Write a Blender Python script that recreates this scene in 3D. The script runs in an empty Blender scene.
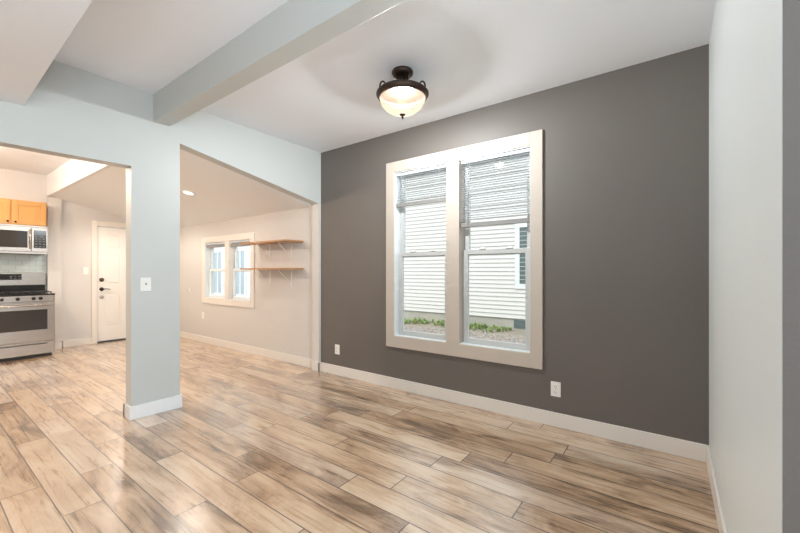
import bpy, bmesh, math, random
from mathutils import Vector, Matrix
random.seed(7)
C = bpy.context.scene.collection
S = bpy.context.scene

# ------------------------------------------------------------ camera
cam = bpy.data.cameras.new('camera'); cam.lens = 36*368.5/800; cam.sensor_width = 36
cam.shift_y = 5/800; cam.clip_start = .02; cam.clip_end = 200
co = bpy.data.objects.new('camera', cam); C.objects.link(co)
co.location = (0, 0, 1.25); co.rotation_euler = (math.pi/2, 0, math.radians(36.33))
S.camera = co
# ------------------------------------------------------------ world, lights, exposure
W = bpy.data.worlds.new('world'); S.world = W; W.use_nodes = True
bg = W.node_tree.nodes['Background']
bg.inputs[0].default_value = (.86, .93, 1, 1); bg.inputs[1].default_value = 3.0
S.view_settings.view_transform = 'Standard'; S.view_settings.look = 'None'
S.view_settings.gamma = 1; S.view_settings.use_curve_mapping = False
S.view_settings.exposure = 0.10

def lamp(kind, name, loc, energy, color=(1, 1, 1), rot=(0, 0, 0), size=.1, size_y=None, spot=None):
    l = bpy.data.lights.new(name, kind); l.energy = energy; l.color = color
    if kind == 'AREA':
        l.size = size
        if size_y: l.shape = 'RECTANGLE'; l.size_y = size_y
    elif kind == 'SUN': l.angle = size
    else: l.shadow_soft_size = size
    if spot: l.spot_size = spot; l.spot_blend = .6
    o = bpy.data.objects.new(name, l); C.objects.link(o); o.location = loc; o.rotation_euler = rot
    return o
R90 = math.pi/2
bg.inputs[1].default_value = 1.7
lamp('SUN', 'sun', (0, -5, 9), 1.5, (1, .96, .88), (math.radians(38), 0, math.radians(12)), .03)
lamp('AREA', 'side_fill_light', (3.8, -1.2, 1.5), 75, (.82, 1, 1.08), (R90, 0, R90), 2.3, 1.7)  # soft fill added at the unseen side window opening
lamp('POINT', 'ceiling_light_bulb', (-1.642, 2.265, 2.538), 165, (.88, 1, 1.16), size=.055)
for x, y in [(-5.0, -.1), (-6.5, -.1)]:
    lamp('POINT', 'kitchen_lamp_bulb', (x, y, 2.55), 58, (1.22, 1, .80), size=.08)
for x, y, w_ in [(-5.1, 2.25, 24), (-7.0, 2.25, 58)]:  # the one nearer the door is an added lamp, out of view
    lamp('SPOT', 'rear_downlight_bulb', (x, y, 2.26), w_, (1.1, 1, .88), size=.10, spot=3.0)
lamp('AREA', 'fill_uplight', (2.3, -.2, 1.1), 42, (.86, .96, 1.16), (math.radians(180-42), 0, math.radians(72)), .6, .6)  # added fill beside the camera, no fixture behind it
lamp('AREA', 'ceiling_fill', (-.25, -.6, 1.5), 29, (.85, 1, 1.12), (math.radians(180-10), 0, math.radians(50)), .6, .6)  # added fill behind the camera, thrown up at the ceiling

# ------------------------------------------------------------ materials
def mat(name, col, rough=.6, metal=0, bump=0, bscale=60, var=0, vscale=4, emit=None, estr=0, stretch=None, spec=.5):
    m = bpy.data.materials.new(name); m.use_nodes = True; nt = m.node_tree; N = nt.nodes; L = nt.links
    b = N['Principled BSDF']
    b.inputs['Base Color'].default_value = (*col, 1); b.inputs['Roughness'].default_value = rough
    b.inputs['Metallic'].default_value = metal; b.inputs['Specular IOR Level'].default_value = spec
    tc = N.new('ShaderNodeTexCoord'); mp = N.new('ShaderNodeMapping'); L.new(tc.outputs['Object'], mp.inputs[0])
    if stretch: mp.inputs['Scale'].default_value = stretch
    n = N.new('ShaderNodeTexNoise'); L.new(mp.outputs[0], n.inputs['Vector']); n.inputs['Scale'].default_value = vscale
    n.inputs['Detail'].default_value = 5
    mx = N.new('ShaderNodeMix'); mx.data_type = 'RGBA'
    mx.inputs[6].default_value = (*[c*(1-var) for c in col], 1)
    mx.inputs[7].default_value = (*[min(1, c*(1+var)) for c in col], 1)
    L.new(n.outputs['Fac'], mx.inputs[0]); L.new(mx.outputs[2], b.inputs['Base Color'])
    if bump:
        n2 = N.new('ShaderNodeTexNoise'); L.new(mp.outputs[0], n2.inputs['Vector']); n2.inputs['Scale'].default_value = bscale
        bp = N.new('ShaderNodeBump'); bp.inputs['Strength'].default_value = bump; bp.inputs['Distance'].default_value = .002
        L.new(n2.outputs['Fac'], bp.inputs['Height']); L.new(bp.outputs[0], b.inputs['Normal'])
    if emit:
        b.inputs['Emission Color'].default_value = (*emit, 1); b.inputs['Emission Strength'].default_value = estr
    return m
M = {}
M['sage'] = mat('pale_sage_paint', (.57, .585, .56), .42, bump=.25, bscale=90, var=.015)
M['right'] = mat('sage_paint_lightened', (.72, .75, .74), .45, bump=.3, bscale=70, var=.02)  # same wall paint, colour raised to stand in for missing light
M['ceiling'] = mat('ceiling_white_paint', (.87, .89, .92), .6, bump=.2, bscale=120, var=.01)
M['ceilrear'] = mat('lightened_ceiling_paint', (.90, .92, .93), .5, bump=.2, bscale=120)  # ceiling white raised in colour to make up for weak light
M['dark'] = mat('charcoal_paint', (.145, .127, .112), .55, bump=.35, bscale=70, var=.04)
M['beige'] = mat('greige_paint', (.66, .63, .60), .45, bump=.2, bscale=90, var=.015)
M['trim'] = mat('cream_white_trim', (.80, .745, .68), .35, bump=.1, bscale=30, var=.02)
M['casing'] = mat('cream_window_casing', (.56, .49, .42), .5, bump=.1, bscale=30, var=.02)
M['trimw'] = mat('clean_white_trim', (.86, .86, .85), .3, var=.01)
M['vinyl'] = mat('vinyl_white', (.55, .56, .55), .35, var=.01)
M['door'] = mat('door_white_paint', (.84, .81, .77), .35, var=.01)
M['plate'] = mat('plate_white_plastic', (.88, .86, .82), .3)
M['slot'] = mat('slot_dark', (.05, .045, .04), .5)
M['bronze'] = mat('oil_rubbed_bronze', (.055, .035, .026), .38, .75, bump=.6, bscale=160, var=.4, vscale=30)
M['nickel'] = mat('satin_nickel', (.50, .48, .44), .35, 1)
M['steel'] = mat('brushed_stainless', (.50, .46, .42), .27, 1, bump=.15, bscale=80, var=.06, stretch=(1, 1, 30))
M['black'] = mat('black_enamel', (.012, .012, .013), .15)
M['iron'] = mat('cast_iron', (.02, .02, .02), .55, bump=.3)
M['ovenglass'] = mat('dark_oven_glass', (.03, .026, .026), .06, spec=.8)
M['button'] = mat('grey_button', (.12, .12, .125), .5)
M['maple'] = mat('honey_maple', (.68, .36, .12), .35, var=.18, vscale=6, stretch=(1, 1, .25))
M['shelf'] = mat('shelf_oiled_wood', (.50, .27, .12), .45, var=.3, vscale=9, stretch=(.3, 3, 3))
M['bracket'] = mat('white_metal_bracket', (.82, .80, .76), .35, .1)
M['slat'] = mat('blind_slat_white', (.66, .70, .74), .4)
M['railgrey'] = mat('blind_rail_grey', (.27, .26, .25), .4)
M['found'] = mat('concrete_foundation', (.50, .47, .42), .9, bump=.6, bscale=12, var=.15)
M['ground'] = mat('bare_earth', (.36, .31, .25), .95, bump=.5, bscale=20, var=.3)
M['gravel'] = mat('gravel_stone', (.43, .38, .36), .85, var=.45, vscale=12)
M['grass'] = mat('weed_green', (.30, .40, .14), .7, var=.45, vscale=5)
M['siding'] = mat('cream_lap_siding', (.78, .755, .725), .6, bump=.1, var=.02)
M['siding2'] = mat('white_lap_siding', (.86, .88, .90), .6, var=.02)
M['extglass'] = mat('far_window_glass', (.13, .17, .175), .3)
M['extcurtain'] = mat('blue_grey_curtained_glass', (.42, .50, .57), .3)
M['jamb'] = mat('daylit_window_track', (.80, .84, .85), .35)  # vinyl track and rear sashes paled, outdoor light put into the colour
M['roof'] = mat('roof_shingle', (.16, .15, .14), .9, bump=.6, bscale=40, var=.3)
M['lens'] = mat('lamp_lens', (.9, .88, .82), .4, emit=(1, .93, .82), estr=3.5)
M['cloth'] = mat('cord_white', (.7, .7, .68), .7)
M['darkcord'] = mat('cord_grey', (.30, .30, .31), .7)

def glass_mat():
    m = bpy.data.materials.new('window_glass'); m.use_nodes = True; nt = m.node_tree; N = nt.nodes; L = nt.links
    N.remove(N['Principled BSDF']); out = N['Material Output']
    t = N.new('ShaderNodeBsdfTransparent'); t.inputs[0].default_value = (.95, .97, .96, 1)
    g = N.new('ShaderNodeBsdfGlossy'); g.inputs['Roughness'].default_value = .02
    lw = N.new('ShaderNodeLayerWeight'); lw.inputs[0].default_value = .5
    pw = N.new('ShaderNodeMath'); pw.operation = 'POWER'; pw.inputs[1].default_value = 5; L.new(lw.outputs['Facing'], pw.inputs[0])
    ad = N.new('ShaderNodeMath'); ad.operation = 'MULTIPLY_ADD'; ad.inputs[1].default_value = .9; ad.inputs[2].default_value = .03; L.new(pw.outputs[0], ad.inputs[0])
    mx = N.new('ShaderNodeMixShader'); L.new(ad.outputs[0], mx.inputs[0]); L.new(t.outputs[0], mx.inputs[1]); L.new(g.outputs[0], mx.inputs[2])
    L.new(mx.outputs[0], out.inputs[0]); return m
M['glass'] = glass_mat()

def bowl_mat():
    # cream alabaster glass lit from inside
    m = bpy.data.materials.new('alabaster_glass'); m.use_nodes = True; nt = m.node_tree; N = nt.nodes; L = nt.links
    b = N['Principled BSDF']; out = N['Material Output']
    tc = N.new('ShaderNodeTexCoord'); n = N.new('ShaderNodeTexNoise'); n.inputs['Scale'].default_value = 7; n.inputs['Detail'].default_value = 3
    n.inputs['Distortion'].default_value = 1.5
    L.new(tc.outputs['Object'], n.inputs['Vector'])
    r = N.new('ShaderNodeValToRGB'); r.color_ramp.elements[0].position = .3; r.color_ramp.elements[0].color = (.78, .50, .26, 1)
    r.color_ramp.elements[1].position = .65; r.color_ramp.elements[1].color = (1, .86, .64, 1)
    L.new(n.outputs['Fac'], r.inputs[0])
    b.inputs['Base Color'].default_value = (.02, .016, .012, 1); b.inputs['Roughness'].default_value = .2; b.inputs['Specular IOR Level'].default_value = .15
    L.new(r.outputs[0], b.inputs['Emission Color']); b.inputs['Emission Strength'].default_value = .62
    t = N.new('ShaderNodeBsdfTransparent'); t.inputs[0].default_value = (1, .93, .82, 1)
    mx = N.new('ShaderNodeMixShader'); mx.inputs[0].default_value = .45
    L.new(t.outputs[0], mx.inputs[1]); L.new(b.outputs[0], mx.inputs[2]); L.new(mx.outputs[0], out.inputs[0])
    return m
M['bowl'] = bowl_mat()

def floor_mat():
    m = bpy.data.materials.new('weathered_plank_floor'); m.use_nodes = True; nt = m.node_tree; N = nt.nodes; L = nt.links
    b = N['Principled BSDF']
    uv = N.new('ShaderNodeUVMap'); uv.uv_map = 'UVMap'           # u along the plank (m), v across (m)
    pid = N.new('ShaderNodeAttribute'); pid.attribute_name = 'plank'   # random number per plank
    def math_(op, a, bb=None, c=None):
        n = N.new('ShaderNodeMath'); n.operation = op
        for i, v in enumerate((a, bb, c)):
            if v is None: continue
            if isinstance(v, (int, float)): n.inputs[i].default_value = v
            else: L.new(v, n.inputs[i])
        return n.outputs[0]
    sep = N.new('ShaderNodeSeparateXYZ'); L.new(uv.outputs[0], sep.inputs[0])
    geo = N.new('ShaderNodeTexCoord'); sg = N.new('ShaderNodeSeparateXYZ'); L.new(geo.outputs['Object'], sg.inputs[0])
    sc = N.new('ShaderNodeSeparateColor'); L.new(pid.outputs['Color'], sc.inputs[0])
    def vec(x, y, z):
        n = N.new('ShaderNodeCombineXYZ')
        for i, v in enumerate((x, y, z)):
            if isinstance(v, (int, float)): n.inputs[i].default_value = v
            else: L.new(v, n.inputs[i])
        return n.outputs[0]
    off = math_('MULTIPLY', sc.outputs[0], 37.0)
    def noise(sx, sy, scale, det, dist=0, rough=.6):
        n = N.new('ShaderNodeTexNoise'); n.inputs['Scale'].default_value = scale; n.inputs['Detail'].default_value = det
        n.inputs['Distortion'].default_value = dist; n.inputs['Roughness'].default_value = rough
        L.new(vec(math_('MULTIPLY', sg.outputs[0], sx), math_('MULTIPLY', sg.outputs[1], sy), off), n.inputs['Vector'])
        return n.outputs['Fac']
    patch = noise(1.0, 3.2, 2.0, 5, .9, .62)            # big weathered patches
    streak = noise(.55, 13, 3.2, 6, .4, .68)         # long grain streaks
    grain = noise(6, 60, 6, 5, .2, .7)             # fine grain
    saw = noise(40, 8, 6, 3, 0)                     # cross saw marks
    fleck = noise(10, 34, 6, 8, .3, .75)            # crisp fine flecks
    tone = math_('ADD', math_('MULTIPLY', patch, .80), math_('MULTIPLY', streak, .40))
    tone = math_('ADD', tone, math_('MULTIPLY', grain, .13))
    tone = math_('ADD', tone, math_('MULTIPLY', saw, .05))
    tone = math_('ADD', tone, math_('MULTIPLY', fleck, .18))
    tone = math_('ADD', tone, math_('MULTIPLY', math_('SUBTRACT', sc.outputs[1], .5), .16))
    r = N.new('ShaderNodeValToRGB'); e = r.color_ramp.elements
    e[0].position = .60; e[0].color = (.19, .108, .055, 1)
    e[1].position = .98; e[1].color = (.74, .58, .42, 1)
    for p, c in ((.69, (.40, .25, .145, 1)), (.77, (.54, .355, .215, 1)), (.86, (.66, .47, .31, 1))):
        x = e.new(p); x.color = c
    L.new(tone, r.inputs[0])
    # a few greyer planks
    gm = N.new('ShaderNodeMix'); gm.data_type = 'RGBA'; L.new(math_('MULTIPLY', sc.outputs[2], .35), gm.inputs[0])
    hs = N.new('ShaderNodeHueSaturation'); hs.inputs['Saturation'].default_value = .35; L.new(r.outputs[0], hs.inputs['Color'])
    L.new(r.outputs[0], gm.inputs[6]); L.new(hs.outputs[0], gm.inputs[7])
    # joints: distance to plank edge (alpha channel of nothing; edges come from uv and plank size 1.30 x .1685)
    du = math_('MINIMUM', sep.outputs[0], math_('SUBTRACT', 1.30, sep.outputs[0]))
    dv = math_('MINIMUM', sep.outputs[1], math_('SUBTRACT', .1685, sep.outputs[1]))
    dd = math_('MINIMUM', du, dv)
    j = N.new('ShaderNodeMapRange'); j.inputs['From Min'].default_value = .0018; j.inputs['From Max'].default_value = .0042
    L.new(dd, j.inputs['Value'])
    jm = N.new('ShaderNodeMix'); jm.data_type = 'RGBA'; jm.inputs[6].default_value = (.035, .022, .015, 1)
    L.new(j.outputs[0], jm.inputs[0]); L.new(gm.outputs[2], jm.inputs[7]); L.new(jm.outputs[2], b.inputs['Base Color'])
    rr = N.new('ShaderNodeMapRange'); rr.inputs['From Min'].default_value = .3; rr.inputs['From Max'].default_value = .7
    rr.inputs['To Min'].default_value = .24; rr.inputs['To Max'].default_value = .36; L.new(streak, rr.inputs['Value'])
    L.new(rr.outputs[0], b.inputs['Roughness'])
    hh = math_('ADD', math_('MULTIPLY', j.outputs[0], 1.0), math_('MULTIPLY', grain, .25))
    bp = N.new('ShaderNodeBump'); bp.inputs['Strength'].default_value = .35; bp.inputs['Distance'].default_value = .0015
    L.new(hh, bp.inputs['Height']); L.new(bp.outputs[0], b.inputs['Normal'])
    b.inputs['IOR'].default_value = 1.6; b.inputs['Specular IOR Level'].default_value = .5
    b.inputs['Coat Weight'].default_value = 1; b.inputs['Coat Roughness'].default_value = .24; b.inputs['Coat IOR'].default_value = 1.85
    return m
M['floor'] = floor_mat()

def tile_mat():
    m = bpy.data.materials.new('pale_subway_tile'); m.use_nodes = True; nt = m.node_tree; N = nt.nodes; L = nt.links
    b = N['Principled BSDF']; b.inputs['Roughness'].default_value = .2
    tc = N.new('ShaderNodeTexCoord'); s = N.new('ShaderNodeSeparateXYZ'); cb = N.new('ShaderNodeCombineXYZ')
    L.new(tc.outputs['Object'], s.inputs[0]); L.new(s.outputs[1], cb.inputs[0]); L.new(s.outputs[2], cb.inputs[1])
    br = N.new('ShaderNodeTexBrick'); br.inputs['Scale'].default_value = 1; br.inputs['Brick Width'].default_value = .15
    br.inputs['Row Height'].default_value = .075; br.inputs['Mortar Size'].default_value = .003
    br.inputs['Color1'].default_value = (.66, .74, .73, 1); br.inputs['Color2'].default_value = (.60, .69, .68, 1); br.inputs['Mortar'].default_value = (.5, .52, .5, 1)
    L.new(cb.outputs[0], br.inputs['Vector']); L.new(br.outputs['Color'], b.inputs['Base Color']); return m
M['tile'] = tile_mat()

# ------------------------------------------------------------ helpers
def box(bm, x0, x1, y0, y1, z0, z1):
    vs = [bm.verts.new((x, y, z)) for x in (x0, x1) for y in (y0, y1) for z in (z0, z1)]
    for f in ((0, 1, 3, 2), (4, 6, 7, 5), (0, 4, 5, 1), (2, 3, 7, 6), (0, 2, 6, 4), (1, 5, 7, 3)):
        bm.faces.new([vs[i] for i in f])
def hexa(bm, p):   # 8 points: bottom loop 4, top loop 4
    vs = [bm.verts.new(q) for q in p]
    for f in ((3, 2, 1, 0), (4, 5, 6, 7), (0, 1, 5, 4), (1, 2, 6, 5), (2, 3, 7, 6), (3, 0, 4, 7)):
        bm.faces.new([vs[i] for i in f])
def tube(bm, pts, r, n=10, closed=False):
    pts = [Vector(p) for p in pts]; rings = []
    up = Vector((0, 0, 1)); last = None
    for i, p in enumerate(pts):
        a = pts[i-1] if (i or closed) else p; b2 = pts[(i+1) % len(pts)] if (i < len(pts)-1 or closed) else p
        t = (b2-a).normalized()
        if last is None: last = t.cross(up) if abs(t.dot(up)) < .95 else t.cross(Vector((1, 0, 0)))
        s = (last - t*last.dot(t)).normalized(); last = s; w = t.cross(s)
        rr = r[i] if isinstance(r, (list, tuple)) else r
        rings.append([bm.verts.new(p + (s*math.cos(k*2*math.pi/n) + w*math.sin(k*2*math.pi/n))*rr) for k in range(n)])
    m = len(rings)
    for i in range(m if closed else m-1):
        A, B = rings[i], rings[(i+1) % m]
        for k in range(n): bm.faces.new((A[k], A[(k+1) % n], B[(k+1) % n], B[k]))
    if not closed: bm.faces.new(rings[0][::-1]); bm.faces.new(rings[-1])
def lathe(bm, prof, n=32, c=(0, 0, 0), cap=True):
    rings = []
    for r, z in prof:
        rings.append([bm.verts.new((c[0]+r*math.cos(k*2*math.pi/n), c[1]+r*math.sin(k*2*math.pi/n), c[2]+z)) for k in range(n)])
    for A, B in zip(rings, rings[1:]):
        for k in range(n): bm.faces.new((A[k], A[(k+1) % n], B[(k+1) % n], B[k]))
    if cap: bm.faces.new(rings[0][::-1]); bm.faces.new(rings[-1])
def cyl(bm, c, axis, r, l, n=20):
    c = Vector(c); a = Vector(axis).normalized()
    tube(bm, [c, c+a*l], r, n)
def obj(name, bm, m, parent=None, bevel=0, smooth=False, seg=2):
    bmesh.ops.recalc_face_normals(bm, faces=bm.faces)
    if smooth:
        for f in bm.faces: f.smooth = True
    me = bpy.data.meshes.new(name); bm.to_mesh(me); bm.free(); me.materials.append(M[m] if isinstance(m, str) else m)
    o = bpy.data.objects.new(name, me); C.objects.link(o)
    if parent: o.parent = parent; o.matrix_parent_inverse = Matrix.Translation(-parent.location) if parent.type == 'EMPTY' and not parent.rotation_euler.z else parent.matrix_world.inverted()
    if bevel:
        b = o.modifiers.new('bevel', 'BEVEL'); b.width = bevel; b.segments = seg; b.limit_method = 'ANGLE'
        if smooth is False:
            for p in me.polygons: p.use_smooth = False
    if smooth == 'auto':
        pass
    return o
def nb(): return bmesh.new()
def bobj(name, dims, m, parent=None, bevel=0, sub=None):
    bm = nb()
    for d in (dims if isinstance(dims[0], (list, tuple)) else [dims]): box(bm, *d)
    o = obj(name, bm, m, parent, bevel)
    if sub is not None: o.matrix_parent_inverse = Matrix()
    return o
def struct(o): o['kind'] = 'structure'; return o
def thing(name, loc, label, cat, group=None):
    o = bpy.data.objects.new(name, None); C.objects.link(o); o.location = loc; o.empty_display_size = .1
    o['label'] = label; o['category'] = cat
    if group: o['group'] = group
    return o
def sempty(name, loc):
    o = bpy.data.objects.new(name, None); C.objects.link(o); o.location = loc; o['kind'] = 'structure'; return o

# Every mesh is written in room coordinates; a child of an Empty or a part is brought back by its parent inverse.
def part(name, dims, m, parent, bevel=0):
    bm = nb()
    for d in (dims if isinstance(dims[0], (list, tuple)) else [dims]): box(bm, *d)
    return pobj(name, bm, m, parent, bevel)
def pobj(name, bm, m, parent, bevel=0, smooth=False):
    root = parent
    while root.parent: root = root.parent
    o = obj(name, bm, m, None, bevel, smooth)
    o.parent = parent
    # only roots are moved off the origin; parts sit at identity below them
    o.matrix_parent_inverse = Matrix.Translation(-root.location) if parent is root else Matrix()
    return o

# ------------------------------------------------------------ structure
# floor: planks in one mesh
PW, PL, Y0 = .1685, 1.30, .493
known = {-2: -2.30, -1: -2.953, 0: -2.50, 1: -2.93, 2: -2.04, 3: -2.735, 4: -3.38, 5: -2.35, 6: -1.55, 7: -2.60, 8: -1.95}
bm = nb(); uvl = bm.loops.layers.uv.new('UVMap'); cl = bm.loops.layers.float_color.new('plank')
for k in range(-25, 18):
    ya, yb = Y0+PW*k, Y0+PW*(k+1)
    x = known.get(k, random.uniform(-3, -1.7)) - PL*8
    while x < 4.0:
        xa, xb = max(x, -8.2), min(x+PL, 4.0)
        if xb > xa:
            vs = [bm.verts.new((xa, ya, 0)), bm.verts.new((xb, ya, 0)), bm.verts.new((xb, yb, 0)), bm.verts.new((xa, yb, 0))]
            f = bm.faces.new(vs); rc = (random.random(), random.random(), random.random()**2, 1)
            for lp in f.loops:
                lp[uvl].uv = (lp.vert.co.x-x, lp.vert.co.y-ya); lp[cl] = rc
        x += PL
bmesh.ops.recalc_face_normals(bm, faces=bm.faces)
me = bpy.data.meshes.new('floor'); bm.to_mesh(me); bm.free(); me.materials.append(M['floor'])
fl = bpy.data.objects.new('floor', me); C.objects.link(fl); struct(fl)
if me.polygons[0].normal.z < 0: me.flip_normals()
struct(bobj('subfloor_slab', (-8.2, 4.0, -3.9, 3.32, -.25, -.002), 'found'))

def cz(y): return 2.74 + .033*(3.14-y)        # the old ceiling drops a little towards the window wall
def slab(name, x0, x1, y0, y1, z0, z1, m, th=.1):
    bm = nb(); hexa(bm, [(x0, y0, z0), (x1, y0, z0), (x1, y1, z1), (x0, y1, z1), (x0, y0, z0+th), (x1, y0, z0+th), (x1, y1, z1+th), (x0, y1, z1+th)])
    return struct(obj(name, bm, m))
bm = nb(); a_, b_ = cz(-3.9), cz(3.30)
hexa(bm, [(-4.03, -3.9, a_), (4.0, -3.9, a_), (4.0, 3.30, b_), (-3.58, 3.30, b_), (-4.03, -3.9, a_+.1), (4.0, -3.9, a_+.1), (4.0, 3.30, b_+.1), (-3.58, 3.30, b_+.1)])
struct(obj('ceiling', bm, 'ceiling'))
bm = nb(); hexa(bm, [(-8.2, -3.9, 2.79), (-4.03, -3.9, 2.79), (-3.70, 1.40, 2.79), (-8.2, 1.40, 2.79), (-8.2, -3.9, 2.89), (-4.03, -3.9, 2.89), (-3.70, 1.40, 2.89), (-8.2, 1.40, 2.89)])
struct(obj('ceiling_kitchen', bm, 'ceiling'))
def lz(y): return 2.09 + .21*(3.17-y)          # sloping ceiling of the rear extension
slab('ceiling_rear', -8.2, -3.735, 1.44, 3.32, lz(1.44), lz(3.32), 'ceilrear')
bm = nb(); box(bm, -8.2, -3.74, 1.40, 1.44, lz(1.44), 2.79)
struct(obj('wall_soffit_kitchen', bm, 'ceiling'))

# partition between living room and kitchen / rear extension, slightly out of square
def px_(y, o=0): return -3.735 + .0615*y - o
TH = .125
def pwall(bm, y0, y1, zb0, zt0, zb1, zt1):
    hexa(bm, [(px_(y0, TH), y0, zb0), (px_(y0), y0, zb0), (px_(y1), y1, zb1), (px_(y1, TH), y1, zb1),
              (px_(y0, TH), y0, zt0), (px_(y0), y0, zt0), (px_(y1), y1, zt1), (px_(y1, TH), y1, zt1)])
bm = nb(); e = .02
pwall(bm, -3.9, -.45, 0, cz(-3.9)+e, 0, cz(-.45)+e)              # solid towards the front of the house
pwall(bm, -.45, 1.16, 2.14, cz(-.45)+e, 2.14, cz(1.16)+e)        # header of the kitchen opening
pwall(bm, 1.16, 1.532, 0, cz(1.16)+e, 0, cz(1.532)+e)            # column
pwall(bm, 1.532, 3.11, lz(1.532)-.005, cz(1.532)+e, lz(3.11)-.005, cz(3.11)+e)
pwall(bm, 3.11, 3.16, lz(3.11)-.005, cz(3.11)+e, lz(3.16), cz(3.16)+e)
bmesh.ops.remove_doubles(bm, verts=bm.verts, dist=.0001)
struct(obj('wall_left', bm, 'sage'))
bm = nb(); pwall(bm, 3.11, 3.16, 0, lz(3.11)-.005, 0, lz(3.11)-.005)   # stub against the window wall
struct(obj('wall_left_stub', bm, 'beige'))

# window walls
def wallY(name, x0, x1, y0, y1, h, hole, m):
    hx0, hx1, hz0, hz1 = hole
    return struct(bobj(name, [(x0, hx0, y0, y1, 0, h), (hx1, x1, y0, y1, 0, h), (hx0, hx1, y0, y1, 0, hz0), (hx0, hx1, y0, y1, hz1, h)], m))
wallY('wall_back', -3.60, .20, 3.14, 3.30, 2.80, (-2.40, -.93, .53, 2.33), 'dark')
wallY('wall_back_rear_room', -8.2, -3.601, 3.17, 3.30, 2.14, (-6.53, -5.12, .78, 1.76), 'beige')
# right wall, ends in an outside corner; beyond it the dark face
struct(bobj('wall_right', (.20, .30, 1.171, 3.30, 0, 2.86), 'right'))
struct(bobj('wall_right_return', (.201, 4.0, 1.17, 1.29, 0, 2.86), 'dark'))
# kitchen end wall and door wall
bm = nb()
box(bm, -8.2, -8.05, -3.9, 2.045, 0, 2.85); box(bm, -8.2, -8.05, 2.855, 3.3, 0, 2.5); box(bm, -8.2, -8.05, 2.045, 2.855, 2.04, 2.5)
struct(obj('wall_kitchen', bm, 'beige'))
bm = nb(); box(bm, -8.049, -7.975, 1.40, 1.565, 0, lz(1.5))
struct(obj('wall_kitchen_pilaster', bm, 'beige'))
# walls behind the camera, with the window openings that let the daylight in
struct(bobj('wall_front', [(-8.2, -2.2, -3.9, -3.75, 0, 3.1), (.6, 4.0, -3.9, -3.75, 0, 3.1), (-2.2, .6, -3.9, -3.75, 0, .6), (-2.2, .6, -3.9, -3.75, 2.4, 3.1)], 'sage'))
struct(bobj('wall_side', [(3.85, 4.0, -3.75, -2.4, 0, 3.1), (3.85, 4.0, 0, 1.17, 0, 3.1), (3.85, 4.0, -2.4, 0, 0, .6), (3.85, 4.0, -2.4, 0, 2.4, 3.1)], 'sage'))

# ceiling beam and the lowered ceiling band
bm = nb(); hexa(bm, [(-3.655, 1.32, 2.56), (.20, 1.32, 2.56), (.20, 1.45, 2.56), (-3.648, 1.45, 2.56), (-3.655, 1.32, 2.83), (.20, 1.32, 2.83), (.20, 1.45, 2.83), (-3.648, 1.45, 2.83)])
struct(obj('trim_ceiling_beam', bm, 'sage', bevel=.002))
bm = nb(); hexa(bm, [(-3.70, -.35, 2.427), (3.85, -.35, 2.427), (3.85, .40, 2.427), (-3.71, .525, 2.427), (-3.70, -.35, 2.90), (3.85, -.35, 2.90), (3.85, .40, 2.90), (-3.71, .525, 2.90)])
struct(obj('ceiling_lowered_band', bm, 'ceiling'))

# baseboards
BH = .115
def bbY(name, x0, x1, y, m='trim', t=.015):   # along X, face towards -Y
    bm = nb(); box(bm, x0, x1, y-t, y, 0, BH); return struct(obj(name, bm, m, bevel=.004))
bbY('baseboard_back', -3.546, .186, 3.14)
bbY('baseboard_back_rear_room', -8.03, -3.68, 3.17)
struct(bobj('baseboard_right', (.185, .20, 1.16, 3.14, 0, BH), 'trim', bevel=.004))
struct(bobj('baseboard_right_return', (.20, 3.85, 1.155, 1.17, 0, BH), 'trim', bevel=.004))
struct(bobj('baseboard_kitchen', [(-8.05, -8.035, 1.565, 1.967, 0, BH), (-7.975, -7.96, 1.385, 1.58, 0, BH), (-8.05, -7.96, 1.565, 1.58, 0, BH)], 'trim', bevel=.003))
bm = nb(); t = .015
def bandP(bm, y0, y1):
    hexa(bm, [(px_(y0), y0, 0), (px_(y0)+t, y0, 0), (px_(y1)+t, y1, 0), (px_(y1), y1, 0), (px_(y0), y0, BH), (px_(y0)+t, y0, BH), (px_(y1)+t, y1, BH), (px_(y1), y1, BH)])
bandP(bm, 1.145, 1.547)
box(bm, px_(1.16, TH)-t, px_(1.16)+.002, 1.145, 1.16, 0, BH); box(bm, px_(1.53, TH)-t, px_(1.53)+.002, 1.532, 1.547, 0, BH)
box(bm, px_(1.16, TH)-t, px_(1.5, TH), 1.145, 1.547, 0, BH)
struct(obj('baseboard_column', bm, 'trimw', bevel=.003))
bm = nb(); box(bm, px_(3.11, TH)-t, px_(3.11)+t, 3.095, 3.11, 0, BH); box(bm, px_(3.11), px_(3.11)+t, 3.095, 3.14, 0, BH); box(bm, px_(3.11, TH)-t, px_(3.11, TH), 3.095, 3.17, 0, BH)
struct(obj('baseboard_stub', bm, 'trim', bevel=.003))

# ------------------------------------------------------------ windows
def sash(parent, name, x0, x1, z0, z1, y, w=.042, bot=.055, d=.03, m='vinyl'):
    o = part(name, [(x0, x0+w, y, y+d, z0, z1), (x1-w, x1, y, y+d, z0, z1), (x0+w, x1-w, y, y+d, z0, z0+bot), (x0+w, x1-w, y, y+d, z1-w, z1)], m, parent, .003)
    g = part('pane', (x0+w-.003, x1-w+.003, y+.013, y+.017, z0+bot-.003, z1-w+.003), 'glass', o)
    return o
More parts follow.
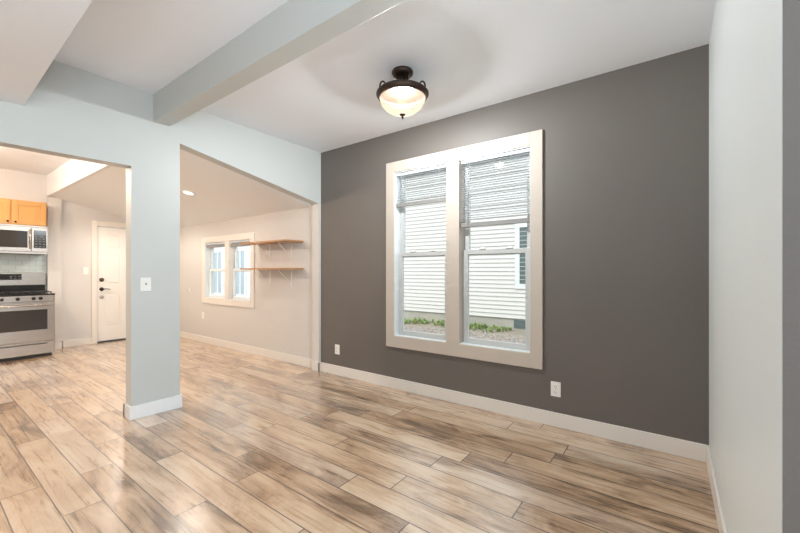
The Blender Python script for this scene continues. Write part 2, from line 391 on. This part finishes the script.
# big double window
w1 = sempty('window_1', (-1.66, 3.14, .445))
CX0, CX1, CZ0, CZ1 = -2.482, -.848, .445, 2.415
part('casing', [(CX0, CX0+.106, 3.118, 3.14, CZ0, CZ1), (CX1-.10, CX1, 3.118, 3.14, CZ0, CZ1), (CX0+.106, CX1-.10, 3.118, 3.14, CZ1-.112, CZ1), (CX0+.106, CX1-.10, 3.118, 3.14, CZ0, CZ0+.122)], 'casing', w1, .003)
part('mullion_post', (-1.742, -1.605, 3.116, 3.27, CZ0+.122, CZ1-.112), 'casing', w1, .003)
part('jamb', [(-2.40, -2.372, 3.13, 3.30, .53, 2.33), (-.952, -.93, 3.13, 3.30, .53, 2.33), (-2.372, -.952, 3.13, 3.30, 2.295, 2.33), (-2.372, -.952, 3.13, 3.31, .53, .572)], 'jamb', w1)
for (a, b2) in ((-2.372, -1.742), (-1.605, -.952)):
    u = sash(w1, 'upper_sash', a+.012, b2-.012, 1.405, 2.295, 3.225, bot=.045)
    l = sash(w1, 'lower_sash', a+.012, b2-.012, .572, 1.455, 3.190, w=.045, bot=.05)
    for xx in (a+.20, b2-.20):
        part('sash_lock', [(xx-.032, xx+.032, 3.182, 3.205, 1.455, 1.463), (xx-.012, xx+.028, 3.186, 3.20, 1.463, 1.474)], 'plate', l, .002)
# rear window
w2 = sempty('window_2', (-5.83, 3.17, .70))
part('casing', [(-6.634, -6.52, 3.148, 3.17, .70, 1.842), (-5.13, -5.036, 3.148, 3.17, .70, 1.842), (-6.52, -5.13, 3.148, 3.17, 1.742, 1.842), (-6.52, -5.13, 3.148, 3.17, .70, .80)], 'trim', w2, .003)
part('mullion_post', (-5.865, -5.745, 3.146, 3.28, .80, 1.742), 'trim', w2, .003)
part('jamb', [(-6.53, -6.51, 3.16, 3.30, .78, 1.76), (-5.14, -5.12, 3.16, 3.30, .78, 1.76), (-6.51, -5.14, 3.16, 3.30, 1.742, 1.76), (-6.51, -5.14, 3.16, 3.30, .78, .805)], 'jamb', w2)
for (a, b2) in ((-6.51, -5.865), (-5.745, -5.14)):
    sash(w2, 'upper_sash', a+.01, b2-.01, 1.25, 1.742, 3.245, bot=.04, m='jamb')
    sash(w2, 'lower_sash', a+.01, b2-.01, .805, 1.295, 3.212, bot=.045, m='jamb')

# blinds
def blind(x0, x1, ztop, zbot, y, label, group, pitch=.0215, wand=True):
    r = thing('window_blind', ((x0+x1)/2, y, ztop), label, 'blind', group)
    part('headrail', (x0, x1, y-.014, y+.014, ztop-.028, ztop), 'slat', r, .002)
    bm = nb(); z = ztop-.045; n = int((z-zbot-.045)/pitch)
    for k in range(n+1):
        zz = z-k*pitch; dy = .0115; dz = -.0016
        pr = [(-dy, -dz), (-dy/2, -dz/2+.0012), (0, .0016), (dy/2, dz/2+.0012), (dy, dz)]
        top = [[bm.verts.new((xx, y+p[0], zz+p[1]+o_)) for p in pr] for xx in (x0+.004, x1-.004) for o_ in (0, .0007)]
        A, A2, B, B2 = top
        for i in range(4):
            bm.faces.new((A[i], A[i+1], B[i+1], B[i])); bm.faces.new((A2[i], B2[i], B2[i+1], A2[i+1]))
        for P, Q in ((A, A2), (B, B2)): bm.faces.new(P+Q[::-1])
        bm.faces.new((A[0], B[0], B2[0], A2[0])); bm.faces.new((A[-1], A2[-1], B2[-1], B[-1]))
    pobj('slats', bm, 'slat', r)
    part('bottom_rail', (x0+.002, x1-.002, y-.013, y+.013, zbot, zbot+.040), 'railgrey', r, .003)
    for xx in (x0+.09, x1-.09):
        bm = nb(); tube(bm, [(xx, y-.013, ztop-.02), (xx, y-.013, zbot+.02)], .0011, 6); pobj('ladder_cord', bm, 'cloth', r)
    if wand:
        bm = nb(); tube(bm, [(x0+.075, y-.020, ztop-.02), (x0+.075, y-.021, zbot+.03)], .0042, 8)
        pobj('tilt_wand', bm, 'darkcord', r)
G = None
blind(-2.365, -1.748, 2.292, 1.934, 3.160, 'shorter white slatted blind raised high over the left half of the big window', G)
blind(-1.598, -.958, 2.292, 1.665, 3.160, 'longer white slatted blind lowered over the right half of the big window', G)
blind(-6.50, -5.872, 1.74, 1.655, 3.185, 'white blind drawn up tight over the left half of the small far window', G, wand=False, pitch=.012)
blind(-5.738, -5.15, 1.74, 1.645, 3.185, 'white blind drawn up over the half of the small far window nearest the shelves', G, wand=False, pitch=.012)

# ------------------------------------------------------------ door in the far wall
d1 = sempty('door_1', (-8.05, 2.45, 0))
part('casing', [(-8.05, -8.03, 1.967, 2.043, 0, 2.13), (-8.05, -8.03, 2.857, 2.933, 0, 2.13), (-8.05, -8.03, 2.043, 2.857, 2.045, 2.13)], 'trim', d1, .004)
part('threshold', (-8.12, -8.045, 2.045, 2.855, 0, .022), 'slot', d1)
bm = nb(); dx0, dx1 = -8.105, -8.068
box(bm, dx0, dx1-.012, 2.052, 2.848, .03, 2.03)
rails = [(.03, .27), (.86, 1.02), (1.56, 1.66), (1.91, 2.03)]
for z0, z1 in rails:
    box(bm, dx1-.012, dx1, 2.052, 2.848, z0, z1)
for y0, y1 in ((2.052, 2.165), (2.40, 2.50), (2.735, 2.848)): 
    for z0, z1 in ((.27, .86), (1.02, 1.56), (1.66, 1.91)): box(bm, dx1-.012, dx1, y0, y1, z0, z1)
for y0, y1 in ((2.165, 2.40), (2.50, 2.735)):
    for z0, z1 in ((.27, .86), (1.02, 1.56), (1.66, 1.91)):
        q = .028; hexa(bm, [(dx1-.012, y0+q-.012, z0+q-.012), (dx1-.012, y1-q+.012, z0+q-.012), (dx1-.012, y1-q+.012, z1-q+.012), (dx1-.012, y0+q-.012, z1-q+.012), (dx1-.003, y0+q+.01, z0+q+.01), (dx1-.003, y1-q-.01, z0+q+.01), (dx1-.003, y1-q-.01, z1-q-.01), (dx1-.003, y0+q+.01, z1-q-.01)])
dl = pobj('door_leaf', bm, 'door', d1)
def lathX(name, parent, y, z, prof, m, n=20):
    bm = nb(); rings = []
    for r, x in prof: rings.append([bm.verts.new((x, y+r*math.cos(k*2*math.pi/n), z+r*math.sin(k*2*math.pi/n))) for k in range(n)])
    for A, B in zip(rings, rings[1:]):
        for k in range(n): bm.faces.new((A[k], A[(k+1) % n], B[(k+1) % n], B[k]))
    bm.faces.new(rings[0][::-1]); bm.faces.new(rings[-1])
    return pobj(name, bm, m, parent, 0, True)
lathX('deadbolt', dl, 2.112, 1.105, [(.034, dx1), (.034, dx1+.01), (.026, dx1+.018), (.026, dx1+.024), (.004, dx1+.025)], 'bronze')
hd = lathX('lever_handle', dl, 2.112, .94, [(.033, dx1), (.033, dx1+.008), (.014, dx1+.014), (.012, dx1+.05), (.003, dx1+.055)], 'bronze')
bm = nb(); tube(bm, [(dx1+.048, 2.105, .94), (dx1+.05, 2.15, .944), (dx1+.048, 2.19, .94), (dx1+.044, 2.225, .934)], [.010, .009, .008, .006], 10)
pobj('lever', bm, 'bronze', dl, smooth=True)
lathX('lower_lock', dl, 2.112, .80, [(.031, dx1), (.031, dx1+.01), (.022, dx1+.016), (.004, dx1+.017)], 'nickel')

# ------------------------------------------------------------ ceiling light
LX, LY = -1.642, 2.265; LC = cz(LY)
cl_ = thing('ceiling_light', (LX, LY, LC), 'bronze semi-flush ceiling light with a glowing cream glass bowl, hanging before the charcoal wall', 'ceiling light')
bm = nb(); lathe(bm, [(.079, 0), (.082, -.008), (.080, -.022), (.070, -.030), (.066, -.036), (.045, -.040), (.03, -.042)], 36, (LX, LY, LC)); pobj('canopy', bm, 'bronze', cl_, smooth=True)
bm = nb(); lathe(bm, [(.022, -.038), (.030, -.055), (.024, -.075), (.036, -.095), (.036, -.110), (.022, -.125), (.018, -.165)], 24, (LX, LY, LC)); pobj('stem', bm, 'bronze', cl_, smooth=True)
for k in range(4):
    a = math.radians(36.3+45+90*k); bm = nb()
    tube(bm, [(LX+.050*math.cos(a), LY+.050*math.sin(a), LC-.034), (LX+.056*math.cos(a), LY+.056*math.sin(a), LC-.07), (LX+.062*math.cos(a), LY+.062*math.sin(a), LC-.158)], .0055, 8)
    pobj('rod', bm, 'bronze', cl_, smooth=True)
RZ = 2.60-LC
bm = nb(); lathe(bm, [(.010, RZ+.022), (.10, RZ+.020), (.170, RZ+.016), (.186, RZ+.012), (.199, RZ-.002), (.200, RZ-.012), (.190, RZ-.022), (.184, RZ-.036), (.172, RZ-.040), (.172, RZ-.030), (.186, RZ-.012), (.186, RZ-.004), (.168, RZ+.008), (.10, RZ+.012), (.010, RZ+.014)], 56, (LX, LY, LC), cap=False)
rim = pobj('rim', bm, 'bronze', cl_, smooth=True)
bm = nb(); pr = []
for k in range(13):
    a = k/12*math.pi/2; pr.append((.171*math.cos(a)+.001, RZ-.034-.125*math.sin(a)))
pr2 = [(max(r-.005, .0008), z+.005) for r, z in pr[::-1]]
lathe(bm, pr, 48, (LX, LY, LC), cap=False)
pobj('glass_bowl', bm, 'bowl', cl_, smooth=True)
bm = nb(); lathe(bm, [(.024, RZ-.155), (.022, RZ-.163), (.010, RZ-.168), (.007, RZ-.173), (.010, RZ-.179), (.007, RZ-.188), (.002, RZ-.194)], 20, (LX, LY, LC)); pobj('finial', bm, 'bronze', cl_, smooth=True)
for k in range(3):
    a = math.radians(36.3 + (0, 180, 90)[k]); ca, sa = math.cos(a), math.sin(a); bm = nb(); pts = []
    for j in range(13):
        q = math.pi*1.35*j/12 - .35
        rr = .150 + .022*math.cos(q); zz = RZ+.048 + .040*math.sin(q)*1.0
        pts.append((LX+rr*ca, LY+rr*sa, LC+zz+.006))
    tube(bm, pts, .0065, 10)
    pobj('scroll_loop', bm, 'bronze', cl_, smooth=True)

# recessed lights
def downlight(x, y, z, tilt, label, group=None):
    r = thing('recessed_light', (x, y, z), label, 'recessed light', group)
    for nm, prof, m in (('trim_ring', [(.058, .006), (.058, -.003), (.082, -.005), (.086, -.001), (.086, .004)], 'trimw'), ('lens', [(.0005, -.001), (.058, -.001)], 'lens')):
        bm = nb(); lathe(bm, prof, 28, (x, y, z), cap=False)
        bmesh.ops.rotate(bm, verts=bm.verts, cent=(x, y, z), matrix=Matrix.Rotation(tilt, 3, 'X')); pobj(nm, bm, m, r)
downlight(-5.10, 2.25, lz(2.25)-.003, -math.atan(.21), 'lit round recessed light in the sloping rear ceiling, just right of the column')
downlight(-7.0, 2.25, lz(2.25)-.003, -math.atan(.21), 'added recessed light, out of view, in the sloping ceiling of the rear room towards the panelled door')  # unseen fixture added for the second rear lamp
downlight(-5.0, -.1, 2.788, 0, 'added recessed light, out of view, in the flat kitchen ceiling nearest the column')  # both kitchen fixtures are unseen, added to go with the lamps
downlight(-6.5, -.1, 2.788, 0, 'added recessed light, out of view, in the flat kitchen ceiling nearest the cooker')

# ------------------------------------------------------------ wall plates
def outlet_Y(x0, x1, z0, z1, y, label):
    xc, zc = (x0+x1)/2, (z0+z1)/2
    r = thing('wall_outlet', (xc, y, zc), label, 'outlet')
    part('cover_plate', (x0, x1, y-.006, y, z0, z1), 'plate', r, .002)
    for dz in (.024, -.024):
        f_ = part('socket', (xc-.016, xc+.016, y-.009, y-.005, zc+dz-.014, zc+dz+.014), 'plate', r, .003)
        for q in ((xc-.008, xc-.006, y-.0098, y-.008, zc+dz-.004, zc+dz+.007), (xc+.006, xc+.008, y-.0098, y-.008, zc+dz-.004, zc+dz+.006), (xc-.002, xc+.002, y-.0098, y-.008, zc+dz-.011, zc+dz-.007)): part('slot', q, 'slot', f_)
    bm = nb(); cyl(bm, (xc, y-.0075, zc), (0, 1, 0), .003, .003, 10); pobj('screw', bm, 'nickel', r)
outlet_Y(-.786, -.711, .242, .361, 3.14, 'white power outlet low on the charcoal wall below and right of the big window')
outlet_Y(-3.285, -3.21, .250, .368, 3.14, 'white power outlet low on the charcoal wall left of the big window near the corner')
outlet_Y(-6.67, -6.60, .423, .537, 3.17, 'small white power outlet under the left end of the far small window')
# switch on column
r = thing('light_switch', (px_(1.26), 1.26, 1.138), 'white light switch plate on the pale sage column', 'light switch')
def pbox(bm, y0, y1, o0, o1, z0, z1):
    hexa(bm, [(px_(y0)+o0, y0, z0), (px_(y0)+o1, y0, z0), (px_(y1)+o1, y1, z0), (px_(y1)+o0, y1, z0), (px_(y0)+o0, y0, z1), (px_(y0)+o1, y0, z1), (px_(y1)+o1, y1, z1), (px_(y1)+o0, y1, z1)])
bm = nb(); pbox(bm, 1.222, 1.302, 0, .007, 1.080, 1.198); pobj('cover_plate', bm, 'plate', r, .002)
bm = nb(); pbox(bm, 1.254, 1.270, .006, .010, 1.125, 1.153); rk = pobj('toggle_frame', bm, 'plate', r, .001)
bm = nb(); pbox(bm, 1.258, 1.266, .008, .018, 1.136, 1.150); pobj('toggle', bm, 'button', rk, .001)
r = thing('light_switch', (-8.05, 1.893, 1.26), 'white light switch plate on the far wall just left of the panelled door', 'light switch')
part('cover_plate', (-8.05, -8.043, 1.855, 1.925, 1.20, 1.32), 'plate', r, .002)
tf = part('toggle_frame', (-8.044, -8.040, 1.882, 1.898, 1.246, 1.274), 'plate', r, .001)
part('toggle', (-8.041, -8.031, 1.886, 1.894, 1.258, 1.270), 'plate', tf, .001)
r = thing('wall_bumper', (-7.16, 3.17, .91), 'tiny round pale bumper on the greige wall left of the far small window', 'door bumper')
bm = nb(); tube(bm, [(-7.16, 3.17, .91), (-7.16, 3.160, .91)], .022, 16); pobj('base_plate', bm, 'plate', r)
bm = nb(); tube(bm, [(-7.16, 3.162, .91), (-7.16, 3.145, .91)], .010, 12); pobj('rubber_tip', bm, 'railgrey', r)

# ------------------------------------------------------------ shelves
def shelf(z, label):
    x0, x1, yf, yw = -4.95, -3.911, 2.882, 3.17
    r = thing('wall_shelf', ((x0+x1)/2, yw, z), label, 'shelf')
    part('shelf_board', (x0, x1, yf, yw-.001, z, z+.020), 'shelf', r, .002)
    for xb in (-4.66, -4.165):
        b_ = part('bracket', [(xb-.012, xb+.012, yw-.004, yw, z-.235, z), (xb-.012, xb+.012, yf+.06, yw, z-.004, z)], 'bracket', r)
        bm = nb(); p0 = Vector((xb, yf+.075, z-.006)); p1 = Vector((xb, yw-.006, z-.205)); tube(bm, [p0, p0.lerp(p1, .5)+Vector((0, .0, 0)), p1], .005, 8)
        pobj('brace', bm, 'bracket', b_)
        for zz in (z-.03, z-.222):
            bm = nb(); cyl(bm, (xb, yw-.007, zz), (0, 1, 0), .005, .005, 10); pobj('screw', bm, 'nickel', b_)
shelf(1.637, 'upper wooden wall shelf on white metal brackets beside the far small window')
shelf(1.277, 'lower wooden wall shelf on white metal brackets beside the far small window')

# ------------------------------------------------------------ kitchen
KY0, KY1 = .585, 1.347
struct(bobj('wall_kitchen_backsplash', (-8.05, -8.04, -.4, 1.40, .90, 1.94), 'tile'))
# cabinet above the microwave
r = thing('wall_cabinet', (-8.04, .966, 1.94), 'honey maple wall cabinet with two doors mounted above the microwave', 'cabinet')
part('body', (-8.04, -7.74, KY0, KY1, 1.938, 2.305), 'maple', r, .002)
def cab_door(y0, y1, z0, z1, ky):
    fx = -7.74; w = .058
    d_ = part('door', [(fx, fx+.020, y0, y0+w, z0, z1), (fx, fx+.020, y1-w, y1, z0, z1), (fx, fx+.020, y0+w, y1-w, z0, z0+w), (fx, fx+.020, y0+w, y1-w, z1-w, z1), (fx, fx+.010, y0+w, y1-w, z0+w, z1-w)], 'maple', r, .0025)
    bm = nb(); n = 14; rings = []
    for rad, x in ((.006, fx+.02), (.006, fx+.030), (.013, fx+.036), (.014, fx+.042), (.006, fx+.048)):
        rings.append([bm.verts.new((x, ky+rad*math.cos(k*2*math.pi/n), z0+.03+rad*math.sin(k*2*math.pi/n))) for k in range(n)])
    for A, B in zip(rings, rings[1:]):
        for k in range(n): bm.faces.new((A[k], A[(k+1) % n], B[(k+1) % n], B[k]))
    bm.faces.new(rings[-1]); pobj('knob', bm, 'bronze', d_, smooth=True)
cab_door(KY0+.012, .955, 1.948, 2.288, .928); cab_door(.98, KY1-.012, 1.948, 2.288, 1.007)
# microwave
r = thing('microwave', (-8.04, .966, 1.505), 'stainless steel over-the-range microwave fixed under the maple cabinet', 'microwave')
part('body', (-8.04, -7.68, KY0, KY1, 1.512, 1.935), 'steel', r, .003)
dr = part('door', (-7.68, -7.65, KY0+.004, 1.165, 1.545, 1.905), 'steel', r, .004)
part('door_glass', (-7.650, -7.6465, KY0+.05, 1.125, 1.60, 1.845), 'ovenglass', dr, .001)
part('top_vent', [(-7.68, -7.660, KY0+.004, KY1-.004, 1.91, 1.932)], 'steel', r, .002)
bm = nb(); tube(bm, [(-7.652, 1.150, 1.59), (-7.622, 1.150, 1.60), (-7.618, 1.150, 1.73), (-7.622, 1.150, 1.86), (-7.652, 1.150, 1.87)], .010, 10); pobj('handle', bm, 'steel', dr, smooth=True)
cp = part('control_panel', (-7.68, -7.652, 1.170, KY1-.004, 1.545, 1.905), 'steel', r, .003)
part('display', (-7.652, -7.650, 1.190, 1.328, 1.60, 1.868), 'black', cp)
for i in range(3):
    for j in range(5): part('button', (-7.650, -7.6485, 1.202+i*.042, 1.230+i*.042, 1.615+j*.038, 1.632+j*.038), 'button', cp)
part('underside_vent', [(-7.95, -7.70, KY0+.03, KY1-.03, 1.506, 1.513)], 'black', r)
# range
KY0, KY1 = .613, 1.377
r = thing('gas_range', (-8.03, .995, 0), 'stainless steel gas range with black cooktop standing at the far left', 'cooker')
RF = -7.39
part('body', (-8.035, RF-.01, KY0+.004, KY1-.004, .05, .905), 'steel', r, .003)
part('toe_base', (-8.0, -7.46, KY0+.02, KY1-.02, 0, .055), 'slot', r)
od = part('oven_door', (RF-.01, RF+.025, KY0+.004, KY1-.004, .245, .795), 'steel', r, .006)
part('window', (RF+.025, RF+.028, KY0+.075, 1.290, .41, .70), 'ovenglass', od, .002)
bm = nb(); zz = .765
tube(bm, [(RF+.02, KY0+.06, zz), (RF+.065, KY0+.065, zz), (RF+.07, .995, zz), (RF+.065, KY1-.065, zz), (RF+.02, KY1-.06, zz)], .012, 10); pobj('handle', bm, 'steel', od, smooth=True)
wd = part('storage_drawer', (RF-.01, RF+.022, KY0+.004, KY1-.004, .055, .232), 'steel', r, .005)
part('pull_recess', (RF+.022, RF+.024, KY0+.10, 1.290, .198, .212), 'slot', wd)
cpn = part('control_panel', (RF-.02, RF+.030, KY0+.004, KY1-.004, .815, .905), 'steel', r, .008)
for ky in (.675, .755, .83, .985, 1.145, 1.218):
    bm = nb(); n = 16; rings = []
    for rad, x in ((.023, RF+.030), (.022, RF+.036), (.018, RF+.038), (.016, RF+.058), (.004, RF+.060)):
        rings.append([bm.verts.new((x, ky+rad*math.cos(k*2*math.pi/n), .862+rad*math.sin(k*2*math.pi/n))) for k in range(n)])
    for A, B in zip(rings, rings[1:]):
        for k in range(n): bm.faces.new((A[k], A[(k+1) % n], B[(k+1) % n], B[k]))
    bm.faces.new(rings[-1]); pobj('knob', bm, 'black', r, smooth=True)
part('cooktop', (-7.99, RF+.028, KY0+.002, KY1-.002, .905, .925), 'black', r, .003)
for gy0 in (KY0+.03, (KY0+KY1)/2-.11, KY1-.03-.23):
    bm = nb(); gx0, gx1, gy1 = -7.93, RF-.01, gy0+.225
    for (a, b2, c2, d2) in ((gx0, gx1, gy0, gy0+.012), (gx0, gx1, gy1-.012, gy1), (gx0, gx0+.012, gy0, gy1), (gx1-.012, gx1, gy0, gy1)): box(bm, a, b2, c2, d2, .945, .957)
    for xx in (gx0+.14, (gx0+gx1)/2, gx1-.14): box(bm, xx-.005, xx+.005, gy0+.01, gy1-.01, .945, .957)
    box(bm, gx0+.01, gx1-.01, (gy0+gy1)/2-.005, (gy0+gy1)/2+.005, .945, .957)
    for xx in (gx0, gx1-.012):
        for yy in (gy0, gy1-.012): box(bm, xx, xx+.012, yy, yy+.012, .925, .946)
    pobj('grate', bm, 'iron', r)
for (bx, by) in ((-7.80, .755), (-7.52, .755), (-7.66, .995), (-7.80, 1.235), (-7.52, 1.235)):
    bm = nb(); lathe(bm, [(.045, .925), (.045, .934), (.032, .936), (.032, .943), (.004, .944)], 20, (bx, by, 0)); pobj('burner', bm, 'iron', r)
bg_ = part('backguard', (-8.035, -7.955, KY0+.004, KY1-.004, .925, 1.235), 'steel', r, .006)
part('lower_band', (-7.955, -7.952, KY0+.01, KY1-.01, .93, 1.045), 'black', bg_)
dp = part('clock_display', (-7.955, -7.951, .77, 1.105, 1.125, 1.212), 'black', bg_)
for i in (0, 1, 4, 5, 6):
    for j in range(2): part('touch_button', (-7.951, -7.950, .80+i*.045, .825+i*.045, 1.14+j*.032, 1.152+j*.032), 'button', bg_)

# ------------------------------------------------------------ outside
GZ = -.27
struct(bobj('ground_outside', [(-26, 9, 3.34, 16, GZ-.1, GZ)], 'ground'))
def lap_wall(bm, x0, x1, y, z0, z1, rv=.112):
    z = z0
    while z < z1:   # each lap leans out at its bottom edge
        hexa(bm, [(x0, y-.030, z), (x1, y-.030, z), (x1, y+.02, z), (x0, y+.02, z), (x0, y-.003, z+rv+.004), (x1, y-.003, z+rv+.004), (x1, y+.02, z+rv+.004), (x0, y+.02, z+rv+.004)]); z += rv
HY = 9.5
h1 = thing('neighbour_house', (-2.5, HY, GZ), 'cream lap-sided neighbouring house seen through the big window', 'house')
bm = nb(); lap_wall(bm, -8.2, 4.0, HY, .03, 4.6); pobj('siding', bm, 'siding', h1)
part('foundation', (-8.15, 3.95, HY+.01, HY+.25, GZ, .03), 'found', h1)
part('wall_core', (-8.2, 4.0, HY+.021, HY+4, .03, 4.6), 'siding', h1)
part('corner_board', (-8.27, -8.19, HY-.03, HY+.06, .03, 4.6), 'siding2', h1)
bm = nb(); hexa(bm, [(-8.5, HY-.35, 4.55), (4.3, HY-.35, 4.55), (4.3, HY+4.3, 4.55), (-8.5, HY+4.3, 4.55), (-8.5, HY-.35, 4.68), (4.3, HY-.35, 4.68), (4.3, HY+2, 6.2), (-8.5, HY+2, 6.2)]); pobj('roof', bm, 'roof', h1)
nw = part('window', [(-3.26, -3.14, HY-.05, HY, .80, 2.50), (-2.36, -2.24, HY-.05, HY, .80, 2.50), (-3.14, -2.36, HY-.05, HY, 2.38, 2.50), (-3.14, -2.36, HY-.05, HY, .80, .92)], 'siding2', h1, .004)
part('pane', (-3.15, -2.35, HY-.028, HY-.024, .9, 2.4), 'extglass', nw)
part('basement_window', (-3.30, -2.55, HY-.005, HY+.02, -.22, -.01), 'extglass', h1)
h2 = thing('neighbour_house', (-16, HY+.5, GZ), 'white neighbouring house with blue-grey windows seen through the small far window', 'house')
HY2 = 9.2
bm = nb(); lap_wall(bm, -25, -9.6, HY2, .03, 4.6); pobj('siding', bm, 'siding2', h2)
part('foundation', (-24.9, -9.65, HY2+.01, HY2+.25, GZ, .03), 'found', h2)
part('wall_core', (-25, -9.6, HY2+.021, HY2+4, .03, 4.6), 'siding2', h2)
bm = nb(); hexa(bm, [(-25.3, HY2-.35, 4.55), (-9.3, HY2-.35, 4.55), (-9.3, HY2+4.3, 4.55), (-25.3, HY2+4.3, 4.55), (-25.3, HY2-.35, 4.68), (-9.3, HY2-.35, 4.68), (-9.3, HY2+2, 6.2), (-25.3, HY2+2, 6.2)]); pobj('roof', bm, 'roof', h2)
for (a, b2) in ((-18.1, -17.35), (-16.1, -15.35)):
    nw = part('window', [(a-.12, a, HY2-.06, HY2, .1, 2.3), (b2, b2+.12, HY2-.06, HY2, .1, 2.3), (a, b2, HY2-.06, HY2, 2.18, 2.3), (a, b2, HY2-.06, HY2, .1, .22), ((a+b2)/2-.04, (a+b2)/2+.04, HY2-.05, HY2, .22, 2.18)], 'siding2', h2)
    part('pane', (a, b2, HY2-.03, HY2-.024, .2, 2.2), 'extcurtain', nw)

# weeds (one uncountable object) and gravel
bm = nb()
for i in range(420):
    x = random.uniform(-7.6, -2.0); y = HY-.1-abs(random.gauss(0, .42)); 
    if math.sin(x*2.3)+math.sin(x*5.1+1) < -.9: continue
    if y < 8.62: continue
    hgt = random.uniform(.03, .17)
    for j in range(9):
        a = random.uniform(0, 6.28); l = hgt*random.uniform(.6, 1.1); w = random.uniform(.008, .02)
        c_, s_ = math.cos(a), math.sin(a); b0 = Vector((x, y, GZ)) ; ln = random.uniform(.2, .9)
        p1 = b0+Vector((c_*l*ln*.4, s_*l*ln*.4, l*.7)); p2 = b0+Vector((c_*l*ln, s_*l*ln, l)); sd = Vector((-s_, c_, 0))*w
        v = [bm.verts.new(q) for q in (b0-sd*.5, b0+sd*.5, p1+sd, p2, p1-sd)]; bm.faces.new(v)
o = obj('weeds', bm, 'grass'); o['label'] = 'green weeds growing along the foundation of the cream neighbouring house'; o['category'] = 'weeds'; o['kind'] = 'stuff'
bm = nb()
for i in range(2600):
    x = random.uniform(-7.2, -1.2); y = random.uniform(5.2, 8.5); s_ = random.uniform(.018, .05)
    m4 = Matrix.Translation((x, y, GZ+s_*.25)) @ Matrix.Rotation(random.uniform(0, 6.28), 4, (random.random(), random.random(), 1)) @ Matrix.Diagonal((s_, s_*random.uniform(.6, 1), s_*.6, 1))
    bmesh.ops.create_icosphere(bm, subdivisions=1, radius=1, matrix=m4)
o = obj('gravel', bm, 'gravel'); o['label'] = 'pale gravel strewn over the side yard outside the big window'; o['category'] = 'gravel'; o['kind'] = 'stuff'
